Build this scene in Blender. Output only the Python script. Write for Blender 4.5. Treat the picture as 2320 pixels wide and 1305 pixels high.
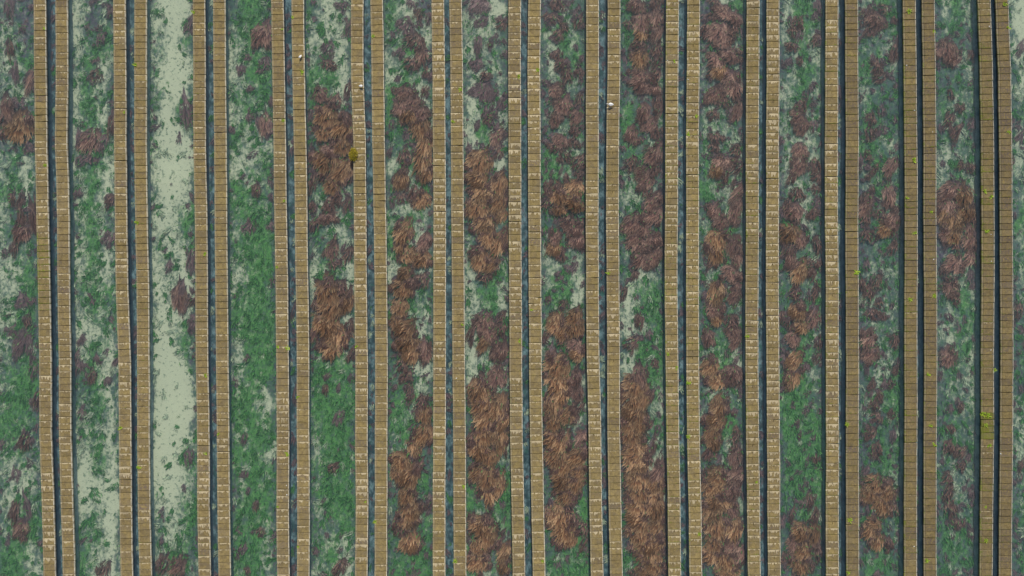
import bpy, math, random
import numpy as np
from mathutils import Vector, Matrix

for o in list(bpy.data.objects):
    bpy.data.objects.remove(o)
S = bpy.context.scene
COL = S.collection
R = math.radians

# ---------------------------------------------------------------- camera, light, exposure
PX = 0.04                 # metres per photo pixel at the slab tops
H = 63.0                  # camera height over the slab tops
NAD = 1080.0               # photo column straight below the drone
TOPZ = 0.25               # slab top above the water (water = 0)
BED = -0.62
camd = bpy.data.cameras.new('camera')
cam = bpy.data.objects.new('camera', camd)
COL.objects.link(cam)
cam.location = ((NAD - 1160) * PX, 0, TOPZ + H)
cam.rotation_euler = (0, 0, 0)
camd.sensor_width = 36
camd.lens = 36 * H / (2320 * PX)
camd.shift_x = (1160 - NAD) / 2320
camd.clip_end = 2000
S.camera = cam

SUN_EL, SUN_AZ = R(50), R(4)      # azimuth from +y towards +x
w = bpy.data.worlds.new('World'); S.world = w; w.use_nodes = True
nt = w.node_tree; nt.nodes.clear()
sk = nt.nodes.new('ShaderNodeTexSky'); sk.sky_type = 'NISHITA'; sk.sun_disc = False
sk.sun_elevation = SUN_EL; sk.sun_rotation = SUN_AZ
sk.air_density = 1.0; sk.dust_density = 1.5
bgn = nt.nodes.new('ShaderNodeBackground'); bgn.inputs['Strength'].default_value = 0.085
wo = nt.nodes.new('ShaderNodeOutputWorld')
nt.links.new(sk.outputs[0], bgn.inputs[0]); nt.links.new(bgn.outputs[0], wo.inputs[0])
sd = bpy.data.lights.new('sun', 'SUN'); sd.energy = 3.3; sd.angle = R(1.5); sd.color = (1.0, 0.95, 0.86)
sun = bpy.data.objects.new('sun', sd); COL.objects.link(sun)
dv = Vector((math.sin(SUN_AZ) * math.cos(SUN_EL), math.cos(SUN_AZ) * math.cos(SUN_EL), math.sin(SUN_EL)))
sun.rotation_euler = dv.to_track_quat('Z', 'Y').to_euler()
sun.location = (0, 0, 80)
S.view_settings.view_transform = 'Standard'
S.view_settings.look = 'None'
S.view_settings.exposure = 0.05
S.view_settings.gamma = 1.0
S.render.engine = 'CYCLES'
S.cycles.volume_bounces = 1
S.cycles.transparent_max_bounces = 16

rnd = random.Random(7)

def at(px, py, z=TOPZ):
    """photo pixel -> world point at height z"""
    f = (TOPZ + H - z) / H
    return ((NAD - 1160) * PX + (px - NAD) * PX * f, -(py - 652.5) * PX * f, z)

# ---------------------------------------------------------------- node helper
class NT:
    def __init__(s, name):
        s.m = bpy.data.materials.new(name); s.m.use_nodes = True
        s.t = s.m.node_tree; s.t.nodes.clear()
    def n(s, typ, **kw):
        nd = s.t.nodes.new(typ)
        for k, v in kw.items():
            if k.startswith('i_'):
                nd.inputs[k[2:].replace('_', ' ')].default_value = v
            else:
                setattr(nd, k, v)
        return nd
    def set(s, sock, v):
        if hasattr(v, 'is_linked') or isinstance(v, bpy.types.NodeSocket):
            s.t.links.new(v, sock)
        else:
            sock.default_value = v
    def math(s, op, a, b=0.0, c=0.0, clamp=False):
        nd = s.n('ShaderNodeMath', operation=op, use_clamp=clamp)
        s.set(nd.inputs[0], a); s.set(nd.inputs[1], b); s.set(nd.inputs[2], c)
        return nd.outputs[0]
    def ss(s, v, lo, hi):
        nd = s.n('ShaderNodeMapRange', interpolation_type='SMOOTHSTEP')
        s.set(nd.inputs[0], v); s.set(nd.inputs[1], lo); s.set(nd.inputs[2], hi)
        return nd.outputs[0]
    def mix(s, f, a, b, blend='MIX'):
        nd = s.n('ShaderNodeMix', data_type='RGBA', blend_type=blend)
        s.set(nd.inputs[0], f); s.set(nd.inputs[6], a); s.set(nd.inputs[7], b)
        return nd.outputs[2]
    def noise(s, vec, scale, detail=4, rough=0.55, wv=None, lac=2.0):
        nd = s.n('ShaderNodeTexNoise', noise_dimensions='4D' if wv is not None else '3D')
        s.set(nd.inputs['Vector'], vec)
        nd.inputs['Scale'].default_value = scale; nd.inputs['Detail'].default_value = detail
        nd.inputs['Roughness'].default_value = rough
        if wv is not None: s.set(nd.inputs['W'], wv)
        return nd
    def out(s, surf, vol=None, disp=None):
        o = s.n('ShaderNodeOutputMaterial')
        if surf is not None: s.t.links.new(surf, o.inputs['Surface'])
        if vol is not None: s.t.links.new(vol, o.inputs['Volume'])
        return s.m
    def bsdf(s, col, rough=0.9, spec=0.25, normal=None):
        b = s.n('ShaderNodeBsdfPrincipled')
        s.set(b.inputs['Base Color'], col); s.set(b.inputs['Roughness'], rough)
        b.inputs['Specular IOR Level'].default_value = spec
        if normal is not None: s.t.links.new(normal, b.inputs['Normal'])
        return b.outputs[0]
    def bump(s, h, strength, dist):
        b = s.n('ShaderNodeBump'); b.inputs['Strength'].default_value = strength
        b.inputs['Distance'].default_value = dist
        s.t.links.new(h, b.inputs['Height'])
        return b.outputs[0]

def c4(r, g, b): return (r, g, b, 1.0)

# ---------------------------------------------------------------- materials
def mat_bed():
    k = NT('bed_mud_and_algae')
    tc = k.n('ShaderNodeTexCoord').outputs['Object']
    mp = k.n('ShaderNodeMapping'); mp.inputs['Scale'].default_value = (1.0, 0.62, 1.0)
    k.set(mp.inputs['Vector'], tc); v = mp.outputs[0]
    at_ = k.n('ShaderNodeAttribute', attribute_name='cover')
    sp = k.n('ShaderNodeSeparateColor'); k.set(sp.inputs[0], at_.outputs['Color'])
    P, G, D = sp.outputs[0], sp.outputs[1], sp.outputs[2]; A = at_.outputs['Alpha']
    nA = k.noise(v, 2.3, 8, 0.72).outputs['Fac']
    mp2 = k.n('ShaderNodeMapping'); mp2.inputs['Location'].default_value = (37, 11, 5); k.set(mp2.inputs[0], v)
    nB = k.noise(mp2.outputs[0], 2.0, 8, 0.72).outputs['Fac']
    mp3 = k.n('ShaderNodeMapping'); mp3.inputs['Location'].default_value = (-17, 61, 9); k.set(mp3.inputs[0], v)
    nC = k.noise(mp3.outputs[0], 2.4, 8, 0.74).outputs['Fac']
    nf = k.noise(tc, 11.0, 5, 0.7).outputs['Fac']
    nv = k.noise(mp3.outputs[0], 0.35, 3, 0.5).outputs['Fac']
    nq = k.noise(tc, 4.2, 6, 0.75).outputs['Fac']
    teal = k.mix(k.ss(nq, .3, .7), c4(.020, .048, .055), c4(.13, .19, .16))
    teal = k.mix(k.math('MULTIPLY', nv, .5), teal, c4(.05, .13, .085))
    col = teal
    g = k.ss(k.math('ADD', G, k.math('MULTIPLY', k.math('SUBTRACT', nB, .5), 3.0)), .34, .84)
    col = k.mix(g, col, k.mix(k.ss(k.math('ADD', k.math('MULTIPLY', nf, .5), k.math('MULTIPLY', nq, .5)), .32, .68), c4(.010, .085, .024), c4(.15, .37, .095)))
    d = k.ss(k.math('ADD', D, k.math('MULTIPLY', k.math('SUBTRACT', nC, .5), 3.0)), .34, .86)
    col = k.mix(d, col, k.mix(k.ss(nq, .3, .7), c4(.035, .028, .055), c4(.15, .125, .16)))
    p = k.ss(k.math('ADD', P, k.math('MULTIPLY', k.math('SUBTRACT', nA, .5), 3.4)), .12, 1.15)
    p = k.math('MULTIPLY', p, k.ss(k.math('ADD', nf, k.math('MULTIPLY', p, .42)), .30, .84))
    col = k.mix(p, col, k.mix(nf, c4(.40, .44, .31), c4(.66, .67, .49)))
    gw = k.math('MULTIPLY', k.ss(k.noise(tc, 1.5, 6, 0.7).outputs['Fac'], .55, .72), k.math('MULTIPLY', G, .55))
    col = k.mix(k.math('MULTIPLY', gw, k.ss(nf, .45, .65)), col, c4(.42, .52, .26))
    # dark specks of algae on the pale silt
    sv = k.noise(tc, 3.3, 5, 0.6).outputs['Fac']
    s2 = k.math('MULTIPLY', k.ss(k.math('SUBTRACT', sv, k.math('MULTIPLY', nv, .10)), k.math('ADD', .47, k.math('MULTIPLY', k.ss(P, .9, 1.5), .055)), k.math('ADD', .57, k.math('MULTIPLY', k.ss(P, .9, 1.5), .055))), .85)
    col = k.mix(s2, col, c4(.07, .13, .075))
    sl = k.ss(k.math('ADD', A, k.math('MULTIPLY', k.math('SUBTRACT', nC, .5), 1.2)), .28, .62)
    slate = k.mix(k.ss(nA, .42, .66), c4(.018, .048, .058), c4(.20, .31, .34))
    slate = k.mix(k.ss(nB, .54, .68), slate, c4(.03, .12, .09)); slate = k.mix(k.ss(nC, .54, .68), slate, c4(.13, .045, .055))
    col = k.mix(sl, col, slate)
    return k.out(k.bsdf(col, 0.95, 0.05))

def mat_water():
    k = NT('water')
    tc = k.n('ShaderNodeTexCoord').outputs['Object']
    n1 = k.noise(tc, 2.2, 5, 0.6).outputs['Fac']
    bm = k.bump(n1, 0.35, 0.05)
    fr = k.n('ShaderNodeFresnel'); fr.inputs['IOR'].default_value = 1.33; k.t.links.new(bm, fr.inputs['Normal'])
    gl = k.n('ShaderNodeBsdfGlossy'); gl.inputs['Roughness'].default_value = 0.12; k.t.links.new(bm, gl.inputs['Normal'])
    tr = k.n('ShaderNodeBsdfTransparent')
    mx = k.n('ShaderNodeMixShader'); k.t.links.new(fr.outputs[0], mx.inputs[0])
    k.t.links.new(tr.outputs[0], mx.inputs[1]); k.t.links.new(gl.outputs[0], mx.inputs[2])
    pv = k.n('ShaderNodeVolumePrincipled')
    pv.inputs['Color'].default_value = c4(.44, .57, .66)
    pv.inputs['Density'].default_value = 0.46
    pv.inputs['Anisotropy'].default_value = 0.2
    pv.inputs['Absorption Color'].default_value = c4(.25, .55, .60)
    return k.out(mx.outputs[0], pv.outputs[0])

def mat_slab():
    k = NT('weathered_concrete_slab')
    tcn = k.n('ShaderNodeTexCoord'); tc = tcn.outputs['Object']
    geo = k.n('ShaderNodeNewGeometry')
    oi = k.n('ShaderNodeObjectInfo')
    sd_ = k.math('MULTIPLY', oi.outputs['Random'], 53.0)
    sp = k.n('ShaderNodeSeparateColor'); k.set(sp.inputs[0], oi.outputs['Color'])
    tone, stain, moss = sp.outputs[0], sp.outputs[1], sp.outputs[2]; dark = oi.outputs['Alpha']
    xyz = k.n('ShaderNodeSeparateXYZ'); k.set(xyz.inputs[0], tc)
    x, y = xyz.outputs[0], xyz.outputs[1]
    nb = k.noise(tc, 3.0, 6, 0.65, sd_).outputs['Fac']
    nf = k.noise(tc, 26.0, 4, 0.7, sd_).outputs['Fac']
    nm = k.noise(tc, 7.0, 4, 0.6, sd_).outputs['Fac']
    col = k.mix(k.ss(nb, .3, .7), c4(.165, .120, .044), c4(.385, .285, .100))
    col = k.mix(k.math('MULTIPLY', k.ss(nf, .35, .75), .45), col, c4(.40, .32, .17))
    col = k.mix(k.math('MULTIPLY', k.ss(nf, .60, .35), .6), col, c4(.10, .075, .04))
    # grey-brown lichen on some slabs
    lich = k.math('MULTIPLY', k.ss(nm, .35, .65), dark)
    col = k.mix(lich, col, c4(.15, .115, .095))
    # paler cast margins left and right
    lm = k.ss(x, -.40, -.43); rm = k.ss(x, .485, .50)
    col = k.mix(k.math('MULTIPLY', lm, .35), col, c4(.42, .36, .25))
    col = k.mix(k.math('MULTIPLY', rm, .75), col, c4(.66, .60, .47))
    # lime bloom running from the head of the slab
    cx = k.n('ShaderNodeCombineXYZ'); k.set(cx.inputs[0], k.math('MULTIPLY', x, 1.0)); k.set(cx.inputs[1], k.math('MULTIPLY', y, .22))
    n1 = k.noise(cx.outputs[0], 5.5, 3, 0.6, sd_).outputs['Fac']
    reach = k.math('MULTIPLY', stain, k.ss(n1, .34, .72))
    edge = k.math('SUBTRACT', .282, k.math('MULTIPLY', reach, .50))
    bl = k.math('MULTIPLY', k.ss(k.math('SUBTRACT', y, edge), -.015, .02), k.ss(stain, .10, .4))
    bl = k.math('MULTIPLY', bl, k.ss(nf, .25, .5))
    # dark rim under the bloom
    dk = k.math('MULTIPLY', k.ss(k.math('SUBTRACT', edge, y), .13, .01), k.math('MULTIPLY', stain, .5))
    col = k.mix(dk, col, c4(.10, .078, .045))
    col = k.mix(k.math('MULTIPLY', bl, .85), col, c4(.58, .48, .30))
    # yellow-green moss
    me = k.math('MAXIMUM', k.ss(x, -.30, -.56), k.ss(y, -.12, -.28))
    mo = k.math('MULTIPLY', k.ss(k.math('ADD', k.math('ADD', nm, k.math('MULTIPLY', me, .18)), k.math('MULTIPLY', moss, .38)), .72, .92), .8)
    col = k.mix(mo, col, c4(.17, .20, .018))
    pt = k.noise(tc, 1.6, 2, 0.5, k.math('ADD', sd_, 9.0)).outputs['Fac']
    col = k.mix(k.math('MULTIPLY', k.ss(pt, .45, .70), .5), col, c4(.20, .16, .10))
    hs = k.n('ShaderNodeHueSaturation'); hs.inputs['Saturation'].default_value = 1.0
    k.set(hs.inputs['Color'], col); k.set(hs.inputs['Value'], tone)
    return k.out(k.bsdf(hs.outputs[0], .92, .15, k.bump(nf, .5, .02)))

def simple(name, a, b, scale=4.0, rough=.9, spec=.2):
    k = NT(name)
    tc = k.n('ShaderNodeTexCoord').outputs['Object']
    n1 = k.noise(tc, scale, 5, 0.6).outputs['Fac']
    return k.out(k.bsdf(k.mix(k.ss(n1, .3, .7), c4(*a), c4(*b)), rough, spec))

def mat_weed(name, a, b, c):
    """strand colours: a = root end, b = middle, c = tips (attribute 'strand': r=random, g=along)"""
    k = NT(name)
    at_ = k.n('ShaderNodeAttribute', attribute_name='strand')
    sp = k.n('ShaderNodeSeparateColor'); k.set(sp.inputs[0], at_.outputs['Color'])
    oi = k.n('ShaderNodeObjectInfo')
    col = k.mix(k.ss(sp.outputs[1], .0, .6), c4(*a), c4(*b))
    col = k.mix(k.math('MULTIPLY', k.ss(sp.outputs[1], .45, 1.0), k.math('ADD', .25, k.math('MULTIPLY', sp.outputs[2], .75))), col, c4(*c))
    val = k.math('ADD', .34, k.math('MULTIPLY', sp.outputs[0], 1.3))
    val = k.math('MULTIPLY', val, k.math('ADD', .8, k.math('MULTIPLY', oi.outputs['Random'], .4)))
    hs = k.n('ShaderNodeHueSaturation'); k.set(hs.inputs['Color'], col); k.set(hs.inputs['Value'], val)
    df = k.n('ShaderNodeBsdfDiffuse'); k.set(df.inputs[0], hs.outputs[0])
    tl = k.n('ShaderNodeBsdfTranslucent'); k.set(tl.inputs[0], hs.outputs[0])
    mx = k.n('ShaderNodeMixShader'); mx.inputs[0].default_value = .25
    k.t.links.new(df.outputs[0], mx.inputs[1]); k.t.links.new(tl.outputs[0], mx.inputs[2])
    return k.out(mx.outputs[0])

M_BED = mat_bed(); M_WATER = mat_water(); M_SLAB = mat_slab()
def mat_core():
    k = NT('wet_wall')
    tc = k.n('ShaderNodeTexCoord').outputs['Object']
    z = k.n('ShaderNodeSeparateXYZ'); k.set(z.inputs[0], tc)
    n1 = k.noise(tc, 3.0, 5, 0.6).outputs['Fac']
    n2 = k.noise(tc, 1.1, 5, 0.7).outputs['Fac']
    wet = k.mix(n1, c4(.010, .014, .014), c4(.030, .034, .026))
    alg = k.mix(k.ss(n2, .35, .65), c4(.14, .20, .26), c4(.32, .40, .45))
    return k.out(k.bsdf(k.mix(k.ss(k.math('ADD', z.outputs[2], k.math('MULTIPLY', n1, .1)), .06, -.08), wet, alg), .9, .2))
M_CORE = mat_core()
M_RUST = mat_weed('rust_brown_weed', (.045, .024, .028), (.205, .108, .060), (.68, .46, .27))
M_PURP = mat_weed('dull_purple_weed', (.070, .052, .070), (.165, .100, .108), (.36, .26, .24))
M_MAUVE = mat_weed('mauve_brown_weed', (.042, .026, .040), (.175, .094, .082), (.62, .41, .31))
M_GRASS = mat_weed('bed_grass', (.018, .065, .022), (.050, .19, .050), (.22, .42, .13))
M_PALE = mat_weed('pale_algae', (.12, .17, .13), (.33, .40, .28), (.62, .66, .46))
M_SPROUT = simple('yellow_green_leaf', (.15, .26, .015), (.36, .46, .04), 9, .6)
M_OCHRE = simple('ochre_leaf', (.20, .15, .01), (.40, .33, .03), 9, .6)
M_STEM = simple('brown_stem', (.06, .04, .02), (.10, .07, .03), 9)
M_WHITE = simple('white_plumage', (.76, .74, .70), (.86, .85, .82), 9, .8)
M_BEAK = simple('dark_beak', (.03, .03, .03), (.10, .08, .03), 9, .5)
M_SCRAP = simple('white_scrap', (.60, .58, .52), (.85, .83, .78), 20, .8)

# ---------------------------------------------------------------- mesh helpers
def mesh(name, V, F, mats):
    me = bpy.data.meshes.new(name)
    me.from_pydata([tuple(v) for v in V], [], [tuple(f) for f in F])
    for m in (mats if isinstance(mats, (list, tuple)) else [mats]): me.materials.append(m)
    me.update()
    return me

def link(name, me, parent=None, loc=(0, 0, 0), rot=(0, 0, 0), scale=(1, 1, 1)):
    o = bpy.data.objects.new(name, me); COL.objects.link(o)
    o.location = loc; o.rotation_euler = rot; o.scale = scale
    if parent is not None: o.parent = parent
    return o

def tag(o, label, cat, group=None, kind=None):
    o['label'] = label
    if cat: o['category'] = cat
    if group: o['group'] = group
    if kind: o['kind'] = kind
    return o

def loft(path, radii, n=8, flat=1.0):
    """one closed tube along a path with a radius per point"""
    V, F = [], []
    P = [Vector(p) for p in path]
    for i, p in enumerate(P):
        t = (P[min(i + 1, len(P) - 1)] - P[max(i - 1, 0)]).normalized()
        up = Vector((0, 0, 1)) if abs(t.z) < .9 else Vector((0, 1, 0))
        s = t.cross(up).normalized(); u = s.cross(t)
        for j in range(n):
            a = 2 * math.pi * j / n
            V.append(p + (s * math.cos(a) + u * math.sin(a) * flat) * radii[i])
    for i in range(len(P) - 1):
        for j in range(n):
            F.append((i * n + j, i * n + (j + 1) % n, (i + 1) * n + (j + 1) % n, (i + 1) * n + j))
    F.append(tuple(range(n))[::-1]); F.append(tuple((len(P) - 1) * n + j for j in range(n)))
    return V, F

def ordinal(n):
    w_ = ['', 'first', 'second', 'third', 'fourth', 'fifth', 'sixth', 'seventh', 'eighth', 'ninth', 'tenth', 'eleventh',
          'twelfth', 'thirteenth', 'fourteenth', 'fifteenth', 'sixteenth', 'seventeenth', 'eighteenth', 'nineteenth', 'twentieth']
    if n <= 20: return w_[n]
    if n == 30: return 'thirtieth'
    return {2: 'twenty', 3: 'thirty', 4: 'forty'}[n // 10] + '-' + w_[n % 10]

# ---------------------------------------------------------------- wall paths (photo columns at nine heights)
YS = [0, 163, 326, 489, 652, 815, 978, 1141, 1305]
ROWS = [
 [89.5,91.5,93,96,99.5,102.5,102.5,108.5,112.5], [139,140,138.5,143,144,146.5,147.5,151.5,156],
 [270,271,272,274,276,281.5,283,284,287], [317.5,318,317.5,320,323.5,324.5,324.5,326,330],
 [450.5,451.5,452,455,456.5,457.5,460,460.5,464], [496.5,497,499,500.5,502,503,505,506.5,508.5],
 [628.5,631,633.5,635,638,640,641.5,640.5,641.5], [674,676.5,680,682,684,686.5,686,687.5,687],
 [809,809,814,815.5,817,819.5,819,820,818], [853,856,857.5,860.5,863,864,863.5,863.5,862.5],
 [992,993.5,995,996,996,995.5,995.5,994.5,994.5], [1031.5,1035,1036,1037,1038,1039,1041,1041.5,1042],
 [1166,1166,1166.5,1167,1167.5,1168.5,1170,1173,1176], [1211,1210,1211,1211,1212.5,1213,1215,1218,1221],
 [1342.5,1342.5,1342,1342,1342,1343.5,1348,1349.5,1353], [1391,1390.5,1388,1387.5,1389,1390.5,1390.5,1393,1397],
 [1524,1522.5,1522,1521.5,1521,1522,1524.5,1527.5,1529], [1571.5,1570.5,1568.5,1569,1569,1569.5,1571,1574.5,1577],
 [1706.5,1705.5,1704.5,1704.5,1704,1703.5,1705,1707.5,1709.5], [1752,1751.5,1751,1750.5,1750.5,1751,1752.5,1753,1754.5],
 [1885,1884.5,1884,1884.5,1886,1885.5,1886.5,1886,1886.5], [1929.5,1930,1931,1930,1931,1931.5,1931,1932,1932],
 [2060,2062,2064,2065,2064.5,2064,2064.5,2063,2063], [2103,2105.5,2107,2107,2108.5,2109,2108,2107,2107.5],
 [2230,2235,2238,2238.5,2238.5,2237.5,2237.5,2235.5,2234], [2270,2276,2278.5,2280,2281.5,2281.5,2280.5,2279,2277.5]]

def rowx(i, y):
    """photo column of wall i at photo row y"""
    r = ROWS[i]
    if y <= 0: return r[0] + (r[1] - r[0]) / 163 * y
    if y >= 1305: return r[8] + (r[8] - r[7]) / 164 * (y - 1305)
    return float(np.interp(y, YS, r))

def chan(i, y):
    """left and right photo column of wide channel i (0..13) at row y"""
    l = rowx(2 * i - 1, y) + 14.5 if i > 0 else rowx(0, y) - 14.5 - 103
    r = rowx(2 * i, y) - 14.5 if i < 13 else rowx(25, y) + 14.5 + 103
    return l, r

# per wall: lime stain, moss, darkness of lichen, tone, slotted slabs
LOOK = [(.45,.16,.35,1.0,0),(.30,.04,.40,1.0,0),(.40,.10,.35,1.0,0),(.32,.16,.25,1.0,0),(.38,.14,.35,1.0,0),(.28,.06,.25,1.0,0),
        (.38,.08,.45,1.0,0),(.30,.06,.20,1.03,0),(.60,.08,.30,1.03,0),(.28,.05,.25,1.03,0),(.75,.08,.25,1.04,0),(.30,.10,.45,1.0,0),
        (.70,.12,.45,1.0,0),(.42,.12,.20,1.05,0),(.45,.10,.25,1.04,0),(.42,.10,.25,1.0,.15),(.62,.28,.25,1.0,.45),(.60,.22,.12,1.02,.8),
        (.62,.24,.25,.98,.4),(.66,.15,.25,1.0,.5),(.80,.22,.18,1.0,.2),(.10,.22,.60,.86,0),(.14,.32,.55,.86,0),(.08,.22,.75,.82,0),
        (.14,.38,.50,.82,0),(.06,.18,.75,.82,0)]
PAIR = ['first', 'second', 'third', 'fourth', 'fifth', 'sixth', 'seventh', 'eighth', 'ninth', 'tenth', 'eleventh', 'twelfth', 'last']

# ---------------------------------------------------------------- bed of the lake
CELL = {
 0: "BMB BMB MPG BMP MPB BDM PGP GMP PDB MDM PMG MPG PGG MBG MGG MGG GGM MMM MPP MMG MGG GGP",
 1: "PBM PDG MGP PGM MGP PDG MGP PGP MGM PGP PGP MGG PPM PGP DGP MGP MMP WGP WPP PMW MGW GPW",
 2: "MWP MWG MWP MWW MWG MWW PWP MWP PPG MPM PMW PPP PPM WWG WWW WWW WWW WWG PWM MPG MPG MGM",
 3: "DGG PGM PGG GMG PGM GPM PMG GGM MGG GGG PGG MGG GGG PGG MGG GGP MGG GGP MGG GGG DGM GGM",
 4: "DPM PMP MGP GGP DBP DMP DGM MPM MPM DGP PGP PMP DDP DGM GGG GGG MGG MGG GGG MGG DMG MGP",
 5: "GPB MGP PGM GPM GMP DGD PGD MPM MGM GMP PMM MMD MGP DMP DGP GMG GGD MMD DDG DMM DDG GGG",
 6: "MMP MMD PMM PDM PGM PGP MDP DDP DBM MMM PDG PGP MGG PMD PGM DMM DMM DDM GDG GMG MDM GMD",
 7: "BMD MGM PDG DMM MDG DMM GGM MDM DDG PDM PGP GGP PMM MGD MGP DDP DMD DDM DDG GMG DPG GGG",
 8: "GMB GDM DMM DMM GBM GDM MGD MMM GGD DMM MPM PGG PMG PGG PGG PDP BDG DMP DDP DDM DDM GDD",
 9: "BPG DMD MDM BMM MMM MMM GMM GMM MGD MGM MMM DDM DDM MGM MGP MMD GGG DMP DGP DMM DDD DMD",
 10: "PGM PGP MGP PGM MPM MPM PMM MPM MPD DMM MMM DMG DDM MGM GGP GGD GGG GGG GGG DGM DDD DDD",
 11: "PGD MMP GMP PDD GDD GMP MGD DMM DGD DMD MMM MMD MMM DMM DPG PMG DDM DGM DGP DDM DDM GGD",
 12: "PGP MDM DMP DDM GPM PMM PGP MGP BMD BMD MPM DGP PMG PGP DMP DMP GMM MMM DPM DMM GGD GMM",
 13: "WWW WWP PDP PMP DGP PMP MGG MGG GGG MGM MGG MGM DGM DGG DGM MGM PMM MGM DGG MGG DGG DGM"}
LET = {'W': (1.38, .14, .04), 'P': (1.08, .26, .06), 'G': (.20, .88, .12), 'D': (.14, .42, .40), 'M': (.60, .42, .32), 'B': (.22, .22, .82)}
RG = np.random.default_rng(3)

def smooth_noise(nx, ny, cell):
    gx, gy = int(nx / cell) + 3, int(ny / cell) + 3
    g = RG.random((gx, gy))
    X = np.arange(nx) / cell; Y = np.arange(ny) / cell
    xi, yi = X.astype(int), Y.astype(int); fx, fy = X - xi, Y - yi
    fx = fx * fx * (3 - 2 * fx); fy = fy * fy * (3 - 2 * fy)
    a = g[xi][:, yi]; b = g[xi + 1][:, yi]; c = g[xi][:, yi + 1]; d = g[xi + 1][:, yi + 1]
    return (a * (1 - fx)[:, None] + b * fx[:, None]) * (1 - fy) + (c * (1 - fx)[:, None] + d * fx[:, None]) * fy

def cover_at(px, py):
    """cover weights (pale, green, dark, slate) for a photo pixel"""
    xs = [rowx(i, py) for i in range(26)]
    slate = 0.0
    for k in range(13):
        if xs[2 * k] - 3 < px < xs[2 * k + 1] + 3:
            return (.2, .2, .3, 1.0)
    ch = 0
    while ch < 13 and px > xs[2 * ch]: ch += 1
    l, r = chan(ch, py)
    u = (px - l) / (r - l)
    rows = GRID[ch]
    gy = min(max(py / 59.3 - .5, 0), 20.999); gx = min(max(u * 3 - .5, 0), 1.999)
    i, j = int(gy), int(gx); fy, fx = gy - i, gx - j
    a = rows[i, j] * (1 - fx) + rows[i, j + 1] * fx
    b = rows[i + 1, j] * (1 - fx) + rows[i + 1, j + 1] * fx
    c = a * (1 - fy) + b * fy
    e = min(px - l, r - px)           # shade along the wall feet, painted into the cover weights
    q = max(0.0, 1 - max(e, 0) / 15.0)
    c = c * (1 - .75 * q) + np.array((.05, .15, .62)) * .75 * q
    if 10 <= ch <= 12: c = c * np.array((.72, 1.0, 1.15))
    return (c[0], c[1], c[2], .0 if ch < 4 else .10 if ch < 6 else .22)

GRID = {k: np.array([[LET[ch] for ch in row] for row in v.split()]) for k, v in CELL.items()}

def build_bed():
    gx = np.concatenate(([-300, -80], np.arange(-50, 50.01, .22), [80, 300]))
    gy = np.concatenate(([-300, -80], np.arange(-30, 30.01, .3), [80, 300]))
    nx, ny = len(gx), len(gy)
    wob = smooth_noise(nx, ny, 6) - .5; wob2 = smooth_noise(nx, ny, 6) - .5; wob3 = smooth_noise(nx, ny, 2.5) - .5
    V = np.zeros((nx, ny, 3)); C = np.zeros((nx, ny, 4))
    f = (TOPZ + H - BED) / H
    hz = smooth_noise(nx, ny, 9) * .12 - .06
    for i in range(nx):
        for j in range(ny):
            V[i, j] = (gx[i], gy[j], BED + hz[i, j])
            if abs(gx[i]) > 60 or abs(gy[j]) > 60:
                C[i, j] = (*LET['M'], 0); continue
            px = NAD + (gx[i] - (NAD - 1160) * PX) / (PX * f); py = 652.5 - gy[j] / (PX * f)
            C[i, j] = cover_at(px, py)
            if C[i, j, 3] < .9:
                pxw = px + 22 * wob[i, j] + 14 * wob3[i, j]; pyw = py + 60 * wob2[i, j]
                c2 = cover_at(pxw, pyw)
                if c2[3] < .9: C[i, j] = c2
    idx = np.arange(nx * ny).reshape(nx, ny)
    F = np.stack([idx[:-1, :-1], idx[1:, :-1], idx[1:, 1:], idx[:-1, 1:]], -1).reshape(-1, 4)
    me = mesh('lake_bed', V.reshape(-1, 3).tolist(), F.tolist(), M_BED)
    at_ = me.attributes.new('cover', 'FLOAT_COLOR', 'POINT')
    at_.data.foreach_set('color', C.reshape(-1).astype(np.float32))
    for p in me.polygons: p.use_smooth = True
    o = link('lake_bed', me)
    tag(o, 'pale silt and green algae on the shallow lake bed', None, kind='structure')
build_bed()

# the water: a closed body from under the bed to the surface
def box_mesh(name, x0, x1, y0, y1, z0, z1, m):
    V = [(x, y, z) for z in (z0, z1) for x, y in ((x0, y0), (x1, y0), (x1, y1), (x0, y1))]
    F = [(3, 2, 1, 0), (4, 5, 6, 7), (0, 1, 5, 4), (1, 2, 6, 5), (2, 3, 7, 6), (3, 0, 4, 7)]
    return mesh(name, V, F, m)
wt = link('water', box_mesh('water', -290, 290, -290, 290, BED - 1.0, 0.0, M_WATER))
tag(wt, 'still blue green lake water filling every channel between the walls', None, kind='structure')

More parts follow.
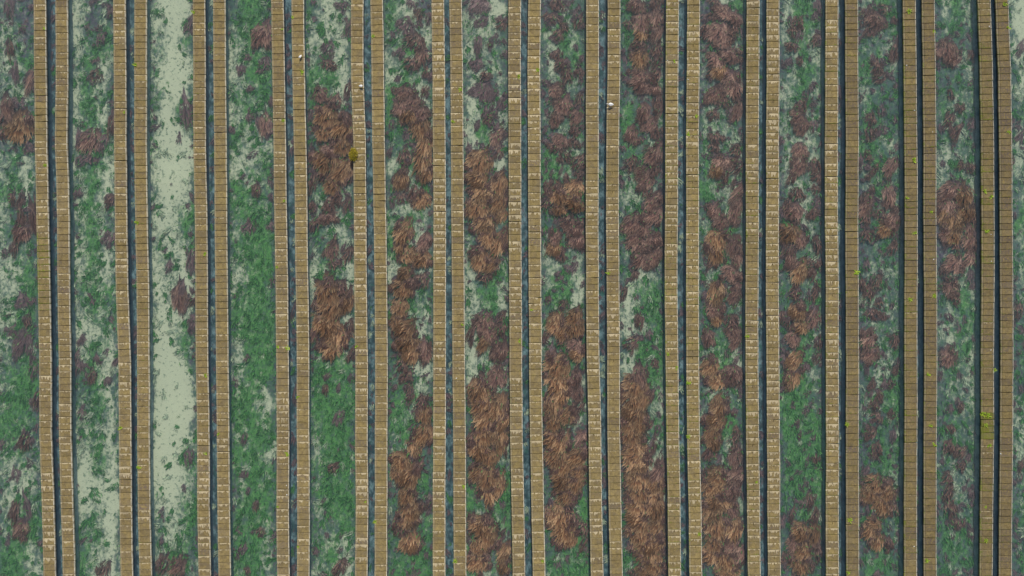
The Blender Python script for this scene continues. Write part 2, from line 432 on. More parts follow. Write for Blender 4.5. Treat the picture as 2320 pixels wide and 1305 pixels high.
# ---------------------------------------------------------------- slabs and walls
def slab_mesh(seed, slot=False):
    r = random.Random(seed)
    hw = .57
    xs = [(-hw, -.13), (-hw, -.015), (-.553, 0), (-.432, 0), (-.425, -.022), (-.412, -.022), (-.404, .012)]
    if slot: xs += [(-.022, .012), (-.016, .012), (.016, .012), (.022, .012)]
    else: xs += [(-.1, .012), (.2, .012)]
    xs += [(.470, .012), (.478, -.006), (.492, -.006), (.500, .040), (.556, .040), (hw, .026), (hw, -.13)]
    L = .2745
    ys = [-L, -L + .010, .07, .085, .245, L - .014, L] if slot else [-L, -L + .014, 0, L - .014, L]
    jt = [r.uniform(-.006, .006) for _ in ys]
    jr = [r.uniform(-.010, .010) for _ in xs]; jl = [r.uniform(-.010, .010) for _ in xs]
    V, F = [], []
    for j, y in enumerate(ys):
        for i, (x, z) in enumerate(xs):
            end = j in (0, len(ys) - 1)
            zz = z - (.007 if end and z > -.1 else 0)
            if z > -.1: zz += r.uniform(-.004, .004)
            if slot and .07 < y < .25 and abs(x) < .017: zz = -.075
            yy = y + (jr[i] if j < 2 else jl[i] if j >= len(ys) - 2 else 0)
            V.append((x + jt[j], yy, zz))
    n = len(xs)
    for j in range(len(ys) - 1):
        for i in range(n - 1):
            a = j * n + i
            F.append((a, a + 1, a + n + 1, a + n))
        F.append((j * n + n - 1, j * n, (j + 1) * n, (j + 1) * n + n - 1))
    F.append(tuple(range(n))[::-1][::-1]); F.append(tuple(len(V) - n + i for i in range(n))[::-1])
    return mesh('slab', V, F, M_SLAB)

SLABS = [slab_mesh(s) for s in range(7)]; SLOTTED = [slab_mesh(90 + s, True) for s in range(4)]
PITCH = 14.72
def slab_wall(i):
    st, mo, dk, tn, sl = LOOK[i]
    r = random.Random(100 + i)
    side = 'left' if i % 2 == 0 else 'right'
    extra = ''
    if i >= 21: look = 'mossy brown'
    elif i == 20: look = 'lime streaked golden brown'
    elif i in (8, 10, 12): look = 'lime spotted tan'
    else: look = 'tan brown'
    root = bpy.data.objects.new('slab_causeway', None); COL.objects.link(root)
    root.location = at(rowx(i, 652), 652, 0)
    label = '%s slab topped wall, %s one of the %s pair from the left' % (look, side, PAIR[i // 2])
    tag(root, label, 'wall', 'long slab topped walls running through the water')
    bx, by, _ = root.location
    # core under the slabs
    V, F = [], []
    ypx = np.arange(-110, 1415.1, 36)
    for y in ypx:
        cx, cy, _ = at(rowx(i, y), y)
        for dx, z in ((-.50, BED - .3), (-.50, TOPZ - .13), (.50, TOPZ - .13), (.50, BED - .3)):
            V.append((cx + dx - bx, cy - by, z))
    for k in range(len(ypx) - 1):
        a = k * 4
        for q in range(3): F.append((a + q, a + q + 1, a + q + 5, a + q + 4))
    F.append((0, 3, 2, 1)); e = (len(ypx) - 1) * 4; F.append((e, e + 1, e + 2, e + 3))
    core = link('wall_core', mesh('wall_core', V, F, M_CORE), root)
    # slabs, one object each
    y = -103 + r.uniform(0, 14)
    off = 0.0
    rowstate = r.random()
    lich = 0.0; bloom = 1.0
    while y < 1408:
        off = off * .85 + r.uniform(-.010, .010)
        cx, cy, _ = at(rowx(i, y), y)
        c2 = at(rowx(i, y + 8), y + 8); c1 = at(rowx(i, y - 8), y - 8)
        ang = math.atan2(c2[0] - c1[0], -(c2[1] - c1[1]))
        me = r.choice(SLOTTED) if r.random() < sl else r.choice(SLABS)
        o = link('slab', me, root,
                 (cx - bx + off, cy - by, TOPZ - .012 + r.uniform(-.008, .008)),
                 (r.gauss(0, .006), r.gauss(0, .008), ang + r.gauss(0, .009) + (r.gauss(0, .03) if r.random() < .05 else 0)),
                 (1, 1 + r.uniform(-.012, .010), 1))
        bloom = .86 * bloom + .14 * r.uniform(-.9, 2.9)
        lich = .8 * lich + .2 * (r.random() if r.random() < .5 else 0)
        stn = st * (.62 + .75 * max(0, y) / 1305 if i < 10 else 1.0) * max(0, bloom) * r.choice((.05, .4, .8, 1, 1.25, 1.6))
        m_ = mo * r.uniform(.2, 1.7)
        if i == 0 and 520 < y < 700: m_ += .35
        if i == 24 and 930 < y < 1000: m_ += .5
        d_ = min(1, dk * r.uniform(0, 1) + (.6 if r.random() < .05 else 0) + 1.1 * lich * dk)
        o.color = (tn * r.uniform(.88, 1.10), max(0, min(stn, 1)), min(m_, 1), d_)
        y += PITCH + (r.uniform(.25, .9) if r.random() < .06 else r.uniform(-.08, .08))
for i in range(26): slab_wall(i)

# ---------------------------------------------------------------- water weed
def plume_arrays(seed, nw=90, seg=6, width=.026, thin=40):
    """feathery weed clump in a unit footprint; z 0 = bed, 1 = highest wisp"""
    r = np.random.default_rng(seed)
    V, F, C = [], [], []
    nl = 8
    lock = [(r.normal(0, .16), r.random(), r.random(), r.uniform(.66, 1.0)) for _ in range(nl)]
    cen = [(r.uniform(-.32, .32), r.uniform(-.40, .42)) for _ in range(nl)]
    ap, bp, cp = r.uniform(0, 6.28, 3)
    for n_ in range(nw + thin):
        hair = n_ >= nw
        a = r.uniform(0, 2 * math.pi); q = math.sqrt(r.random())
        ex, ey = .47 * q * math.cos(a), .50 * q * math.sin(a) - .03
        lob = .80 + .20 * math.sin(2 * a + ap) + .17 * math.sin(3 * a + bp) + .10 * math.sin(5 * a + cp)
        q *= lob
        if hair: ex, ey = .52 * lob * math.cos(a) * r.uniform(.85, 1.2), min(.25, .55 * lob * math.sin(a)) * r.uniform(.9, 1.2)
        li = min(range(nl), key=lambda i: (cen[i][0] - ex) ** 2 + (cen[i][1] - ey) ** 2)
        da, tone, tip, lz = lock[li]
        L = r.uniform(.30, .56) * (1 if not hair else .8)
        th = -math.pi / 2 + ex * 1.1 + da * 1.3 + r.normal(0, .08)
        if ey > .15: th += (1 if ex > 0 else -1) * .35
        dx, dy = L * math.cos(th), L * math.sin(th)
        sx, sy = ex - dx, ey - dy
        nx_, ny_ = -dy / L, dx / L
        bend = da * .35 + r.normal(0, .03)
        zt = lz * r.uniform(.74, 1.0); b0 = len(V)
        rr = float(np.clip(.55 * tone + .45 * r.random() + r.normal(0, .08), 0, 1))
        w0 = width * r.uniform(.6, 1.25) * (.42 if hair else 1)
        tilt = r.normal(0, .35); wg = r.uniform(.003, .012); ph = r.uniform(0, 6.28)
        for k in range(seg + 1):
            t = k / seg
            off = bend * math.sin(math.pi * t) + wg * math.sin(ph + t * 8)
            x = sx + dx * t + nx_ * off; y = sy + dy * t + ny_ * off
            dome = (1 - .5 * min(1.3, (x / .55) ** 2 + ((y + .12) / .62) ** 2)) * (1 - .45 * min(1, max(0, (y + .05) / .5)))
            z = max(.05, zt * dome * (1 - (1 - t) ** 3 * .75) - .10 * t * t)
            wd = w0 * (.35 + math.sin(math.pi * min(1, t * .8 + .08))) * (.08 if k == seg else .6 if k == seg - 1 else 1)
            dz = wd * 1.1
            V += [(x - nx_ * wd, y - ny_ * wd, z - dz - tilt * wd), (x, y, z), (x + nx_ * wd, y + ny_ * wd, z - dz + tilt * wd)]
            c = (rr, t, tip, 1); C += [c, c, c]
        for k in range(seg):
            a_ = b0 + 3 * k
            F += [(a_, a_ + 1, a_ + 4, a_ + 3), (a_ + 1, a_ + 2, a_ + 5, a_ + 4)]
    return np.array(V), np.array(F), np.array(C)

MINI = [plume_arrays(200 + s_, 13, 3, .075, 9) for s_ in range(8)]
def strand_mesh(name, V, F, C, m):
    me = mesh(name, V.tolist(), F.tolist(), m)
    a = me.attributes.new('strand', 'FLOAT_COLOR', 'POINT')
    a.data.foreach_set('color', C.astype(np.float32).reshape(-1))
    return me

BIG = [plume_arrays(s, 125, 6, .019, 90) for s in range(9)]
SML = [plume_arrays(50 + s, 34, 5, .032, 40) for s in range(6)]
BIGM = [strand_mesh('weed_clump', *a, M_RUST) for a in BIG]
SMLM = [strand_mesh('weed_tuft', *a, M_RUST) for a in SML]

# x, y, width, height, nearness to the surface (0 deep .. 3 at the surface)
W = """18,25,20,50,1 20,115,20,45,1.5 30,165,20,40,1 65,185,22,60,1.5 10,245,28,50,2 35,292,80,55,2.5 35,232,30,20,1 60,335,30,20,1 22,450,18,25,1.5 42,455,20,30,1.3
42,490,20,40,2 72,495,20,60,1.8 45,530,40,40,2 28,565,18,30,1.5 50,685,40,25,1 58,730,20,25,1.3 25,752,25,20,.8 45,780,40,50,1.2 72,840,20,40,1 78,910,22,35,1.5
50,1010,28,32,2 30,1080,20,25,.7 28,1165,20,50,1.8 60,1155,16,45,1 40,1205,35,35,2
205,25,40,50,.5 210,135,20,15,1 212,172,32,25,1.3 200,320,50,50,1.5 248,290,20,50,1.5 200,360,35,20,1.2 172,440,20,18,.9 243,455,20,30,1.5 245,548,28,30,1 180,775,15,20,1
172,835,25,30,.6 218,818,14,20,1.2 205,858,22,28,1.4 260,820,16,25,.9 240,868,20,15,1 232,1295,28,30,1.8
400,45,30,45,.4 425,55,18,40,.9 390,125,25,30,.3 422,258,26,60,1 405,320,40,20,.4 390,405,20,40,.5 430,590,24,45,.9 435,450,10,30,.8 403,682,35,50,1.5 433,680,20,35,1.5
433,740,16,30,1 425,1045,22,30,.7 365,1290,25,40,1.8 398,1290,30,40,1.8
545,158,20,18,1 590,80,45,50,2 600,140,25,25,1 598,285,30,40,1.5 577,432,20,25,1.5 565,515,28,28,1.2 612,235,10,20,1 612,415,10,20,1 578,1150,14,22,1.5 588,1210,20,18,1.5
550,1075,16,18,.7 545,1250,20,22,1 558,1298,16,16,1.5
742,70,30,20,.5 740,110,28,28,1 742,145,35,20,1.8 775,10,30,15,1 788,60,12,35,1 725,215,35,30,2 755,230,30,30,2 785,205,18,30,1.5 735,265,60,45,2.5 770,290,50,45,3
730,300,40,35,2.5 775,330,50,40,2.5 735,365,60,50,3 770,390,45,50,2.5 750,420,40,40,2.5 702,260,15,25,1 704,335,10,20,1 707,415,20,45,1.5 745,340,40,25,2
705,470,20,20,1.5 745,465,30,30,2 740,495,40,25,2 760,455,20,25,1.8 785,465,18,30,1.3 710,510,22,30,1.5 750,570,30,35,1.8 755,600,30,20,1.5 785,580,25,35,1.5 733,640,18,20,1.5
740,665,60,50,3 745,700,60,55,3 735,740,60,45,3 755,770,60,50,3 745,795,50,35,3 785,690,28,45,2.5 790,745,18,35,2 793,805,16,30,2 713,745,18,60,2 740,855,14,16,1.2
736,885,14,20,1.8 765,880,12,12,1 792,860,8,20,1 765,950,30,25,.6 753,1065,18,22,1.8 747,1130,20,20,.4 770,1290,28,34,1.8
915,20,35,35,.5 948,30,22,25,1.5 950,50,14,20,1.2 920,60,40,30,1.2 930,85,25,30,1.5 948,100,28,30,2 955,125,30,35,2 905,120,25,20,1 930,145,35,25,1.8 965,165,20,20,1.3
915,210,40,30,2 905,240,35,35,2 932,232,35,30,2 925,260,45,35,2.3 962,205,18,25,1.5 955,255,35,30,2 950,290,45,50,2.3 962,330,36,50,2.3 955,365,40,50,2.3 965,395,32,40,2.3
915,360,30,30,1.8 907,410,35,40,2.3 935,440,28,30,2 955,455,40,35,2.3 910,450,25,20,1.5 888,460,15,25,1 882,345,12,20,1 910,530,45,45,2.7 905,560,30,30,2.3
960,550,28,40,2 925,580,45,30,2.3 955,590,40,35,2.5 915,620,30,30,2.3 955,640,30,30,1.8 910,655,50,40,3 905,700,40,35,2.3 897,730,30,35,2.3 915,750,50,40,3 920,780,50,40,3
930,805,40,40,2.7 965,800,28,40,2.2 910,830,25,30,2 918,855,28,25,2 925,885,20,25,1.3 928,905,18,22,1.3 893,880,10,15,1 955,915,30,30,2 960,945,35,35,2.5 958,990,40,45,3
940,1020,35,35,2.5 905,1050,50,35,3 925,1085,50,50,3 900,1078,35,35,2.8 920,1130,40,35,3 930,1165,50,40,3 925,1190,50,25,2.7 895,1195,20,35,2.5 925,1235,48,42,3 970,1150,14,20,1.5
1085,10,45,35,1.2 1090,50,30,20,.7 1135,55,25,25,1.5 1083,100,20,35,1.2 1110,100,12,14,1.5 1080,145,35,20,1 1100,170,25,20,1.5 1095,210,45,35,1.2 1135,235,22,25,1.2 1105,270,20,25,1.5
1080,280,10,18,1 1125,310,30,40,1.5 1128,345,25,30,1.3 1062,340,12,18,1 1085,370,60,45,2.5 1080,405,50,40,2.7 1090,440,55,40,2.8 1130,420,36,40,2.3 1080,475,50,40,2.8 1130,460,35,50,2.4
1095,510,50,40,2.7 1133,490,30,30,2.3 1130,555,36,50,2.4 1105,540,40,40,2.4 1085,590,45,45,2.8 1110,600,30,40,2.4 1095,630,30,20,2.3 1095,735,40,35,2 1105,755,40,30,2.2 1095,780,30,40,2.4
1135,720,18,25,1.5 1130,750,30,30,1.8 1064,760,18,40,2 1132,800,36,40,2.2 1125,860,45,40,2 1085,890,50,50,2.5 1100,925,80,50,2.8 1125,930,50,50,2.6 1095,955,50,45,2.8 1140,960,25,50,2.4
1100,990,55,45,3 1130,995,40,40,2.6 1085,1025,50,40,3 1105,1040,50,35,3 1135,1010,25,45,2.5 1082,1075,40,40,2.8 1105,1090,55,45,3 1130,1105,30,45,2.4 1110,1125,40,40,2.7 1110,1155,12,20,1.3
1088,1200,60,40,2.7 1105,1220,45,50,2.8 1067,1180,20,25,1.8 1085,1245,40,30,2.5 1080,1280,50,40,2.8 1140,1260,30,40,2.4 1140,1290,28,30,2.3 1138,1213,12,18,1.5
1262,10,40,25,1.5 1250,40,40,20,1.3 1280,60,20,22,1.6 1310,50,25,30,1.5 1265,80,25,25,1.3 1260,125,25,20,1.6 1270,145,30,25,1.8 1285,170,25,30,1.7 1312,165,28,20,1.4 1237,188,18,12,1.2
1260,205,35,30,1.8 1312,225,18,30,1.3 1275,240,40,35,2 1260,270,30,35,2.2 1305,265,28,35,2 1300,300,28,25,2 1270,320,40,25,2 1300,325,30,20,2 1260,335,40,20,1.6 1280,355,30,25,2
1310,370,25,35,2 1315,395,20,20,1.7 1285,405,18,20,1.7 1302,430,48,35,2.4 1265,445,40,40,2.5 1242,430,25,30,1.8 1237,460,22,30,1.6 1298,460,58,30,3 1270,475,35,25,2.5 1285,500,35,25,2
1300,520,45,30,2.3 1308,545,35,35,2.3 1260,540,28,30,2.3 1255,565,35,30,2.5 1270,580,30,25,2.4 1265,625,25,15,.8 1275,690,20,14,1.6 1242,678,10,12,1.3 1300,720,32,35,3 1300,745,50,40,3
1255,735,40,40,2.7 1275,755,40,35,3 1237,765,15,25,1.6 1302,785,46,25,2 1308,805,35,30,2.5 1260,835,60,45,3 1265,870,60,45,3 1270,900,40,35,3 1305,860,25,35,2.2 1308,895,30,30,2.2
1252,925,45,45,3 1285,945,40,35,2.6 1255,960,40,35,3 1310,925,25,30,2.2 1255,1000,50,40,3 1270,1010,35,40,3 1315,1000,25,35,2.2 1260,1040,55,45,3 1280,1062,40,40,3 1308,1040,40,45,3
1310,1070,35,30,2.6 1272,1090,50,45,2.8 1305,1100,35,40,2.7 1280,1125,45,40,2.7 1295,1140,35,20,2.3 1267,1175,60,45,3 1275,1205,70,50,3 1290,1225,40,35,2.7 1265,1235,28,26,2.2 1322,1235,16,30,2
1445,10,40,30,2 1485,10,30,30,1.6 1488,40,30,35,1.8 1455,50,35,40,2.2 1425,55,25,18,1.3 1455,75,35,30,2.4 1488,75,25,40,2 1450,100,30,25,2 1450,130,40,40,2.4 1488,110,25,30,1.8
1490,140,20,35,2 1450,165,45,30,2.2 1485,170,28,30,2.2 1450,190,45,35,2.3 1480,200,40,25,2.2 1490,225,22,30,1.8 1418,175,18,20,1.2 1460,255,28,40,2.2 1492,250,25,35,1.8 1470,280,35,35,2
1485,300,28,30,2 1433,305,30,35,2.2 1450,318,18,14,1.6 1480,350,35,45,2.2 1485,385,28,30,2 1433,370,25,30,2.2 1455,390,30,30,2.3 1465,410,35,30,2 1455,430,35,25,2
1480,460,35,40,2.3 1485,490,35,40,2.3 1437,510,50,45,2.3 1462,520,30,30,2.2 1440,540,35,35,2.2 1482,545,40,25,2.2 1450,560,60,25,2.2 1455,590,35,40,2.3 1488,580,28,45,2.3 1475,600,30,25,2
1440,625,18,20,1.5 1412,670,15,30,1.6 1450,735,22,30,2 1430,780,25,35,1.6 1485,825,18,18,1.3 1450,855,30,45,2 1440,880,60,40,2.5 1435,910,56,40,2.7 1460,910,30,40,2.3 1438,940,60,40,2.7
1425,965,35,40,2.6 1450,965,35,40,2.6 1432,990,50,40,2.6 1445,1015,50,30,2.5 1483,1015,16,40,1.3 1438,1035,60,40,2.8 1443,1060,60,40,3 1492,1075,28,50,2 1443,1090,60,40,2.9 1485,1100,42,40,2.5
1450,1120,50,40,2.7 1488,1125,36,40,2.3 1442,1150,60,40,2.8 1485,1155,40,50,2.5 1450,1185,70,45,2.8 1488,1190,40,45,2.4 1448,1215,60,40,2.8 1465,1240,60,40,2.8 1488,1235,40,40,2.4 1468,1265,70,40,2.9
1480,1285,50,35,2.8 1470,1300,60,24,2.4
1620,5,30,20,1.5 1640,25,50,25,2 1615,35,30,20,1.5 1665,40,40,25,2 1630,75,60,40,2.3 1665,60,30,30,1.8 1645,95,40,25,2 1658,125,45,30,1.8 1625,135,45,30,2.2 1630,160,35,35,2.4
1650,175,40,30,2 1665,200,40,40,2.2 1622,215,40,35,2.2 1640,230,35,25,2 1620,260,25,20,1.8 1672,255,25,40,2 1625,315,30,22,2 1620,335,25,18,1.8 1668,340,28,25,1.8 1640,370,50,25,2
1673,380,25,40,1.8 1625,385,30,35,2.4 1645,395,25,25,2.4 1635,418,16,12,1.5 1673,440,25,50,2 1668,480,28,50,2 1620,480,30,30,2.3 1635,505,30,28,2.3 1625,545,45,40,2.6 1625,575,40,45,2.7
1620,600,25,25,2 1663,560,30,45,2.2 1672,590,26,35,2.2 1658,620,45,30,2.2 1668,650,26,30,1.8 1625,670,40,50,2.4 1620,705,40,30,2.3 1625,725,30,30,2.6 1665,670,28,40,2 1658,730,35,25,2
1663,755,35,30,2 1607,770,28,35,2 1668,775,25,40,2 1597,675,14,20,1.2 1610,835,40,40,2.3 1625,865,45,35,2.6 1662,850,45,35,2.1 1672,868,28,30,2 1630,925,40,40,2.5 1625,955,45,40,2.5
1615,985,35,40,2.4 1665,940,16,14,1.3 1668,995,25,30,1.6 1618,1005,35,35,2.3 1607,1030,25,35,2 1668,1040,30,40,1.8 1625,1085,55,35,2.6 1617,1110,50,35,2.5 1667,1085,35,40,2 1663,1115,35,40,2
1620,1140,45,35,2.4 1640,1150,50,25,2.3 1615,1170,50,45,2.6 1660,1160,35,30,1.8 1625,1200,60,45,2.6 1665,1205,40,45,2.5 1660,1235,35,40,2.1 1620,1235,45,40,2.4 1615,1265,50,35,2.4 1645,1275,60,40,2.6
1675,1265,25,40,2 1650,1300,60,20,2.3
1810,50,30,25,1.6 1857,25,24,40,.8 1798,70,22,22,1.8 1850,90,20,30,1.4 1798,105,30,20,1.6 1815,138,15,18,1.6 1820,240,28,25,1.7 1810,265,40,25,2 1820,290,30,35,2 1815,340,35,30,2
1815,375,35,40,2 1852,375,30,30,1.9 1797,405,22,30,2.2 1852,400,25,25,1.7 1810,440,30,25,2.1 1850,430,18,20,1.6 1800,480,45,35,2.2 1845,485,25,28,2 1778,485,18,20,1.2 1792,530,50,40,2.5
1815,545,35,30,2.3 1855,555,20,30,2 1795,590,25,40,2.3 1815,620,45,45,2.5 1848,600,35,20,1.7 1783,570,20,40,1.5 1805,665,30,25,1.8 1850,665,20,35,1.8 1810,710,45,30,2.4 1845,725,25,40,2.1
1792,735,28,25,2.3 1820,745,35,25,2.4 1800,770,35,30,2.2 1858,780,18,28,1.8 1855,815,18,30,1.5 1802,820,35,40,2.3 1822,838,18,18,1.4 1798,865,35,40,2.4 1775,720,18,25,1.3 1810,960,12,20,1
1815,990,10,12,1.3 1850,1045,16,16,1.6 1840,1140,18,35,1.6 1797,1175,14,35,1.5 1850,1175,20,30,1.7 1815,1210,40,35,2.5 1847,1215,30,40,2.3 1800,1235,30,35,2.2 1820,1250,45,40,2.4 1788,1270,35,25,1.8
1815,1285,50,35,2.3 1857,1260,20,30,1.8
1985,45,50,35,1.6 1962,30,25,20,1.3 2005,20,25,20,1.3 2030,45,14,18,1.4 1975,70,35,25,1.4 1990,150,25,25,2 1995,175,28,30,2 2028,120,22,40,1.7 1976,270,22,25,1.6 1975,305,25,30,1.8
1970,355,20,18,1.7 1985,385,15,30,1.7 2020,380,28,40,1.8 1970,400,12,15,1.6 1980,430,14,15,1.3 2020,445,30,40,1.8 1965,470,30,45,2 1962,492,25,30,1.8 2000,490,30,25,1.7 2025,500,30,40,2
2010,520,35,35,2.6 1970,535,28,25,1.8 2025,565,20,28,1.8 1990,640,22,30,1.5 1955,645,20,25,1.4 1975,665,25,30,1.9 1995,690,20,18,1.4 1980,715,35,20,1.6 2005,720,20,16,1.3 1970,770,35,35,2
1975,805,35,35,2 1957,790,20,35,1.6 2030,775,22,28,1.8 2033,840,18,22,1.5 1980,875,22,20,1.7 2022,875,16,20,1.5 1997,900,22,20,1.8 1982,920,22,25,1.9 1990,950,30,20,1.4 2025,945,18,22,1.8
1975,985,25,30,1.8 1992,1025,28,28,2 1965,1070,18,20,1.2 1985,1100,50,30,2.4 1977,1125,50,35,2.5 2015,1120,35,35,2.4 2000,1145,60,40,2.5 1985,1190,40,25,2.3 1975,1205,35,40,2.4 1990,1230,35,40,2.5
2020,1240,25,25,2.2
2150,115,50,40,2.3 2165,130,32,35,2.2 2205,125,16,25,1.5 2145,100,22,22,1.8 2158,215,15,25,1.6 2178,245,18,20,1.6 2155,275,20,35,1.7 2170,300,25,35,1.9 2205,280,18,30,1 2180,375,14,25,2
2203,380,20,22,1.6 2155,430,40,40,2.3 2142,450,28,35,2.1 2190,445,40,40,2.4 2160,470,40,35,2.3 2147,490,40,40,2.5 2195,480,40,40,2.4 2170,505,50,40,2.6 2165,535,40,35,2.5 2203,520,25,40,2.2
2200,545,30,40,2.2 2150,530,35,35,2.3 2170,555,30,25,1.8 2165,600,45,35,2.2 2145,615,25,20,1.8 2203,585,28,40,1.7 2165,640,35,20,2 2150,650,25,25,1.8 2160,660,35,30,2.2 2170,680,22,20,2.2
2155,720,20,15,1.2 2152,815,35,35,2.1 2134,855,12,16,1.1 2182,925,16,20,1.6 2160,975,20,16,1.6 2155,1020,30,30,2 2180,1030,22,28,1.7 2150,1085,22,25,1.8 2185,1060,18,20,1.7 2155,1120,25,30,2
2205,1125,18,25,1 2160,1160,25,35,2.1 2170,1190,25,20,1.4 2185,1190,14,18,1.5 2205,1215,18,25,1 2315,110,14,30,1 2312,310,14,30,1 2299,365,12,16,1.5 2310,705,22,30,1.5 2318,1060,10,25,1.6"""
WEEDS = [tuple(float(v) for v in e.split(',')) for e in W.split()]
WEEDS = [w_ for w_ in WEEDS if w_[4] >= .55]

def which_channel(px, py):
    c = 0
    while c < 13 and px > rowx(2 * c, py): c += 1
    return c

def weed_pose(px, py, ww, hh, b, r):
    ztop = min(-.50 + b * .165, .0)
    f = 1.22
    w_ = ww * PX * f; h_ = hh * PX * f * 1.08
    lean = -R(6) if px < 700 else -R(14) if px < 1050 else -R(22)
    ang = lean + r.gauss(0, R(13))
    c = at(px, py, ztop * .8)
    return (c[0], c[1], BED), ang, (w_ * r.choice((-1, 1)), h_, ztop - BED)

order = sorted(range(len(WEEDS)), key=lambda i: -(WEEDS[i][2] * WEEDS[i][3] * (.4 + WEEDS[i][4])))
single = set(order[:300])
groups = {}
for i in single:
    px, py, ww, hh, b = WEEDS[i]
    ch = which_channel(px, py); l, rr_ = chan(ch, py); u = (px - l) / (rr_ - l)
    side = 'along left wall' if u < .38 else 'along right wall' if u > .62 else 'in the middle'
    groups.setdefault((ch, side), []).append(i)
LAB = {}
for (ch, side), ids in groups.items():
    ids.sort(key=lambda i: WEEDS[i][1])
    for n, i in enumerate(ids):
        b = WEEDS[i][4]; big = WEEDS[i][2] * WEEDS[i][3] > 2300
        tone = 'rust brown' if b >= 2.4 else 'reddish brown' if b >= 1.9 else 'dull purple'
        chn = 'leftmost channel' if ch == 0 else 'rightmost channel' if ch == 13 else 'the %s wide channel' % ordinal(ch + 1)
        LAB[i] = '%s weed clump, %s from top %s of %s' % (tone, ordinal(n + 1), side, chn)
sv_, sf_, sc_, base = [], [], [], 0
def add_stuff(store, arr, loc, ang, sc, val=1.0):
    V, F, C = arr
    V = V * np.array(sc); ca, sa = math.cos(ang), math.sin(ang)
    X = V[:, 0] * ca - V[:, 1] * sa + loc[0]; Y = V[:, 0] * sa + V[:, 1] * ca + loc[1]; Z = V[:, 2] + loc[2]
    store['F'].append(F + store['n']); store['n'] += len(V)
    store['V'].append(np.stack([X, Y, Z], -1)); C = C.copy(); C[:, 0] *= val; store['C'].append(C)
def new_store(): return {'V': [], 'F': [], 'C': [], 'n': 0}
small = new_store(); deep = new_store()
r = random.Random(21)
for i, (px, py, ww, hh, b) in enumerate(WEEDS):
    loc, ang, sc = weed_pose(px, py, ww, hh, b, r)
    big = ww * hh > 800
    if i in single:
        k = r.randrange(9)
        me = BIGM[k] if big else SMLM[k % 6]
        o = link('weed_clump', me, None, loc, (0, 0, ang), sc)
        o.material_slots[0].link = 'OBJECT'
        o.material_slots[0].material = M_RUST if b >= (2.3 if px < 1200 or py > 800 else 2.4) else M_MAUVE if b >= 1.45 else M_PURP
        tag(o, LAB[i], 'water weed', 'brown weed clumps under the water')
    else:
        add_stuff(small if b >= 1.3 else deep, SML[r.randrange(6)], loc, ang, sc)
# ragged side shoots round every clump
for i, (px, py, ww, hh, b) in enumerate(WEEDS):
    ch = which_channel(px, py); l, rr_ = chan(ch, py)
    for q in range(2 if ww * hh < 1200 else 4):
        a = r.uniform(0, 6.28)
        x_, y_ = px + math.cos(a) * ww * r.uniform(.42, .62), py + math.sin(a) * hh * r.uniform(.42, .62)
        if not (l + 3 < x_ < rr_ - 3): continue
        m_ = r.uniform(.28, .5)
        loc, ang, sc = weed_pose(x_, y_, max(7, ww * m_), max(10, hh * m_ * 1.25), max(.3, b - r.uniform(.2, .8)), r)
        add_stuff(small if b >= 1.6 else deep, SML[r.randrange(6)], loc, ang, sc)
# scattered low purple tufts where the photograph shows dark speckle, and in the narrow channels
for _ in range(1000):
    px, py = r.uniform(-20, 2340), r.uniform(-30, 1335)
    cv = cover_at(px, py)
    if cv[3] > .5:
        k = int(np.searchsorted([rowx(2 * q, py) for q in range(13)], px)) - 1
        if not (rowx(2 * k, py) + 18 < px < rowx(2 * k + 1, py) - 18) or r.random() < .55: continue
        ww, hh, b = r.uniform(8, 13), r.uniform(14, 40), r.uniform(.2, 1.1)
    else:
        ch = which_channel(px, py); l, rr_ = chan(ch, py)
        if not (l + 3 < px < rr_ - 3): continue
        want = cv[2] * 1.1 + (.25 if 5 <= ch <= 11 else -.05)
        if r.random() > want: continue
        ww, hh, b = r.uniform(8, 24), r.uniform(10, 28), r.uniform(.3, 1.5)
    loc, ang, sc = weed_pose(px, py, ww, hh, b, r)
    add_stuff(deep, SML[r.randrange(6)], loc, ang, sc)
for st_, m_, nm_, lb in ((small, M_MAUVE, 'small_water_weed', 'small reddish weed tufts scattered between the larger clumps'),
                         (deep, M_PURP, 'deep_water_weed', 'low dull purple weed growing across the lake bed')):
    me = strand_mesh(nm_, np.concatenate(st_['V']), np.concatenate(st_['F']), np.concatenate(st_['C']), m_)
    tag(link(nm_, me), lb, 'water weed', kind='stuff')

# knee-high fluff of fine algae, green, pale and purple, all over the bed
fluff = {'green': new_store(), 'pale': new_store(), 'violet': new_store()}
for _ in range(10500):
    px, py = r.uniform(-25, 2345), r.uniform(-25, 1330)
    cv = cover_at(px, py)
    if cv[3] > .9:
        kind = r.choice(('violet', 'violet', 'green', 'pale'))
        k = int(np.searchsorted([rowx(2 * q, py) for q in range(13)], px)) - 1
        if k < 0 or not (rowx(2 * k, py) + 18 < px < rowx(2 * k + 1, py) - 18): continue
    else:
        ch = which_channel(px, py); l, rr_ = chan(ch, py)
        if not (l + 2 < px < rr_ - 2): continue
        if cv[0] > .85 and r.random() < (.55 if cv[0] < 1.15 else .85): continue
        v_ = cv[2] * 1.2 + (.32 if 5 <= ch <= 11 else .12 if ch == 12 else -.12)
        v_ = max(.02, v_)
        tot = cv[0] * .8 + cv[1] + v_ + .2; q = r.random() * tot
        kind = 'pale' if q < cv[0] * .8 else 'green' if q < cv[0] * .8 + cv[1] else 'violet' if q < cv[0] * .8 + cv[1] + v_ else 'green'
        if kind == 'pale' and r.random() < .2: kind = 'green'
    sz = r.uniform(6, 15)
    loc, ang, sc = weed_pose(px, py, sz, sz * r.uniform(.9, 1.6), r.uniform(.1, .9) if kind != 'violet' else r.uniform(.1, 1.3), r)
    add_stuff(fluff[kind], MINI[r.randrange(8)], loc, r.gauss(-.15, .7), sc)
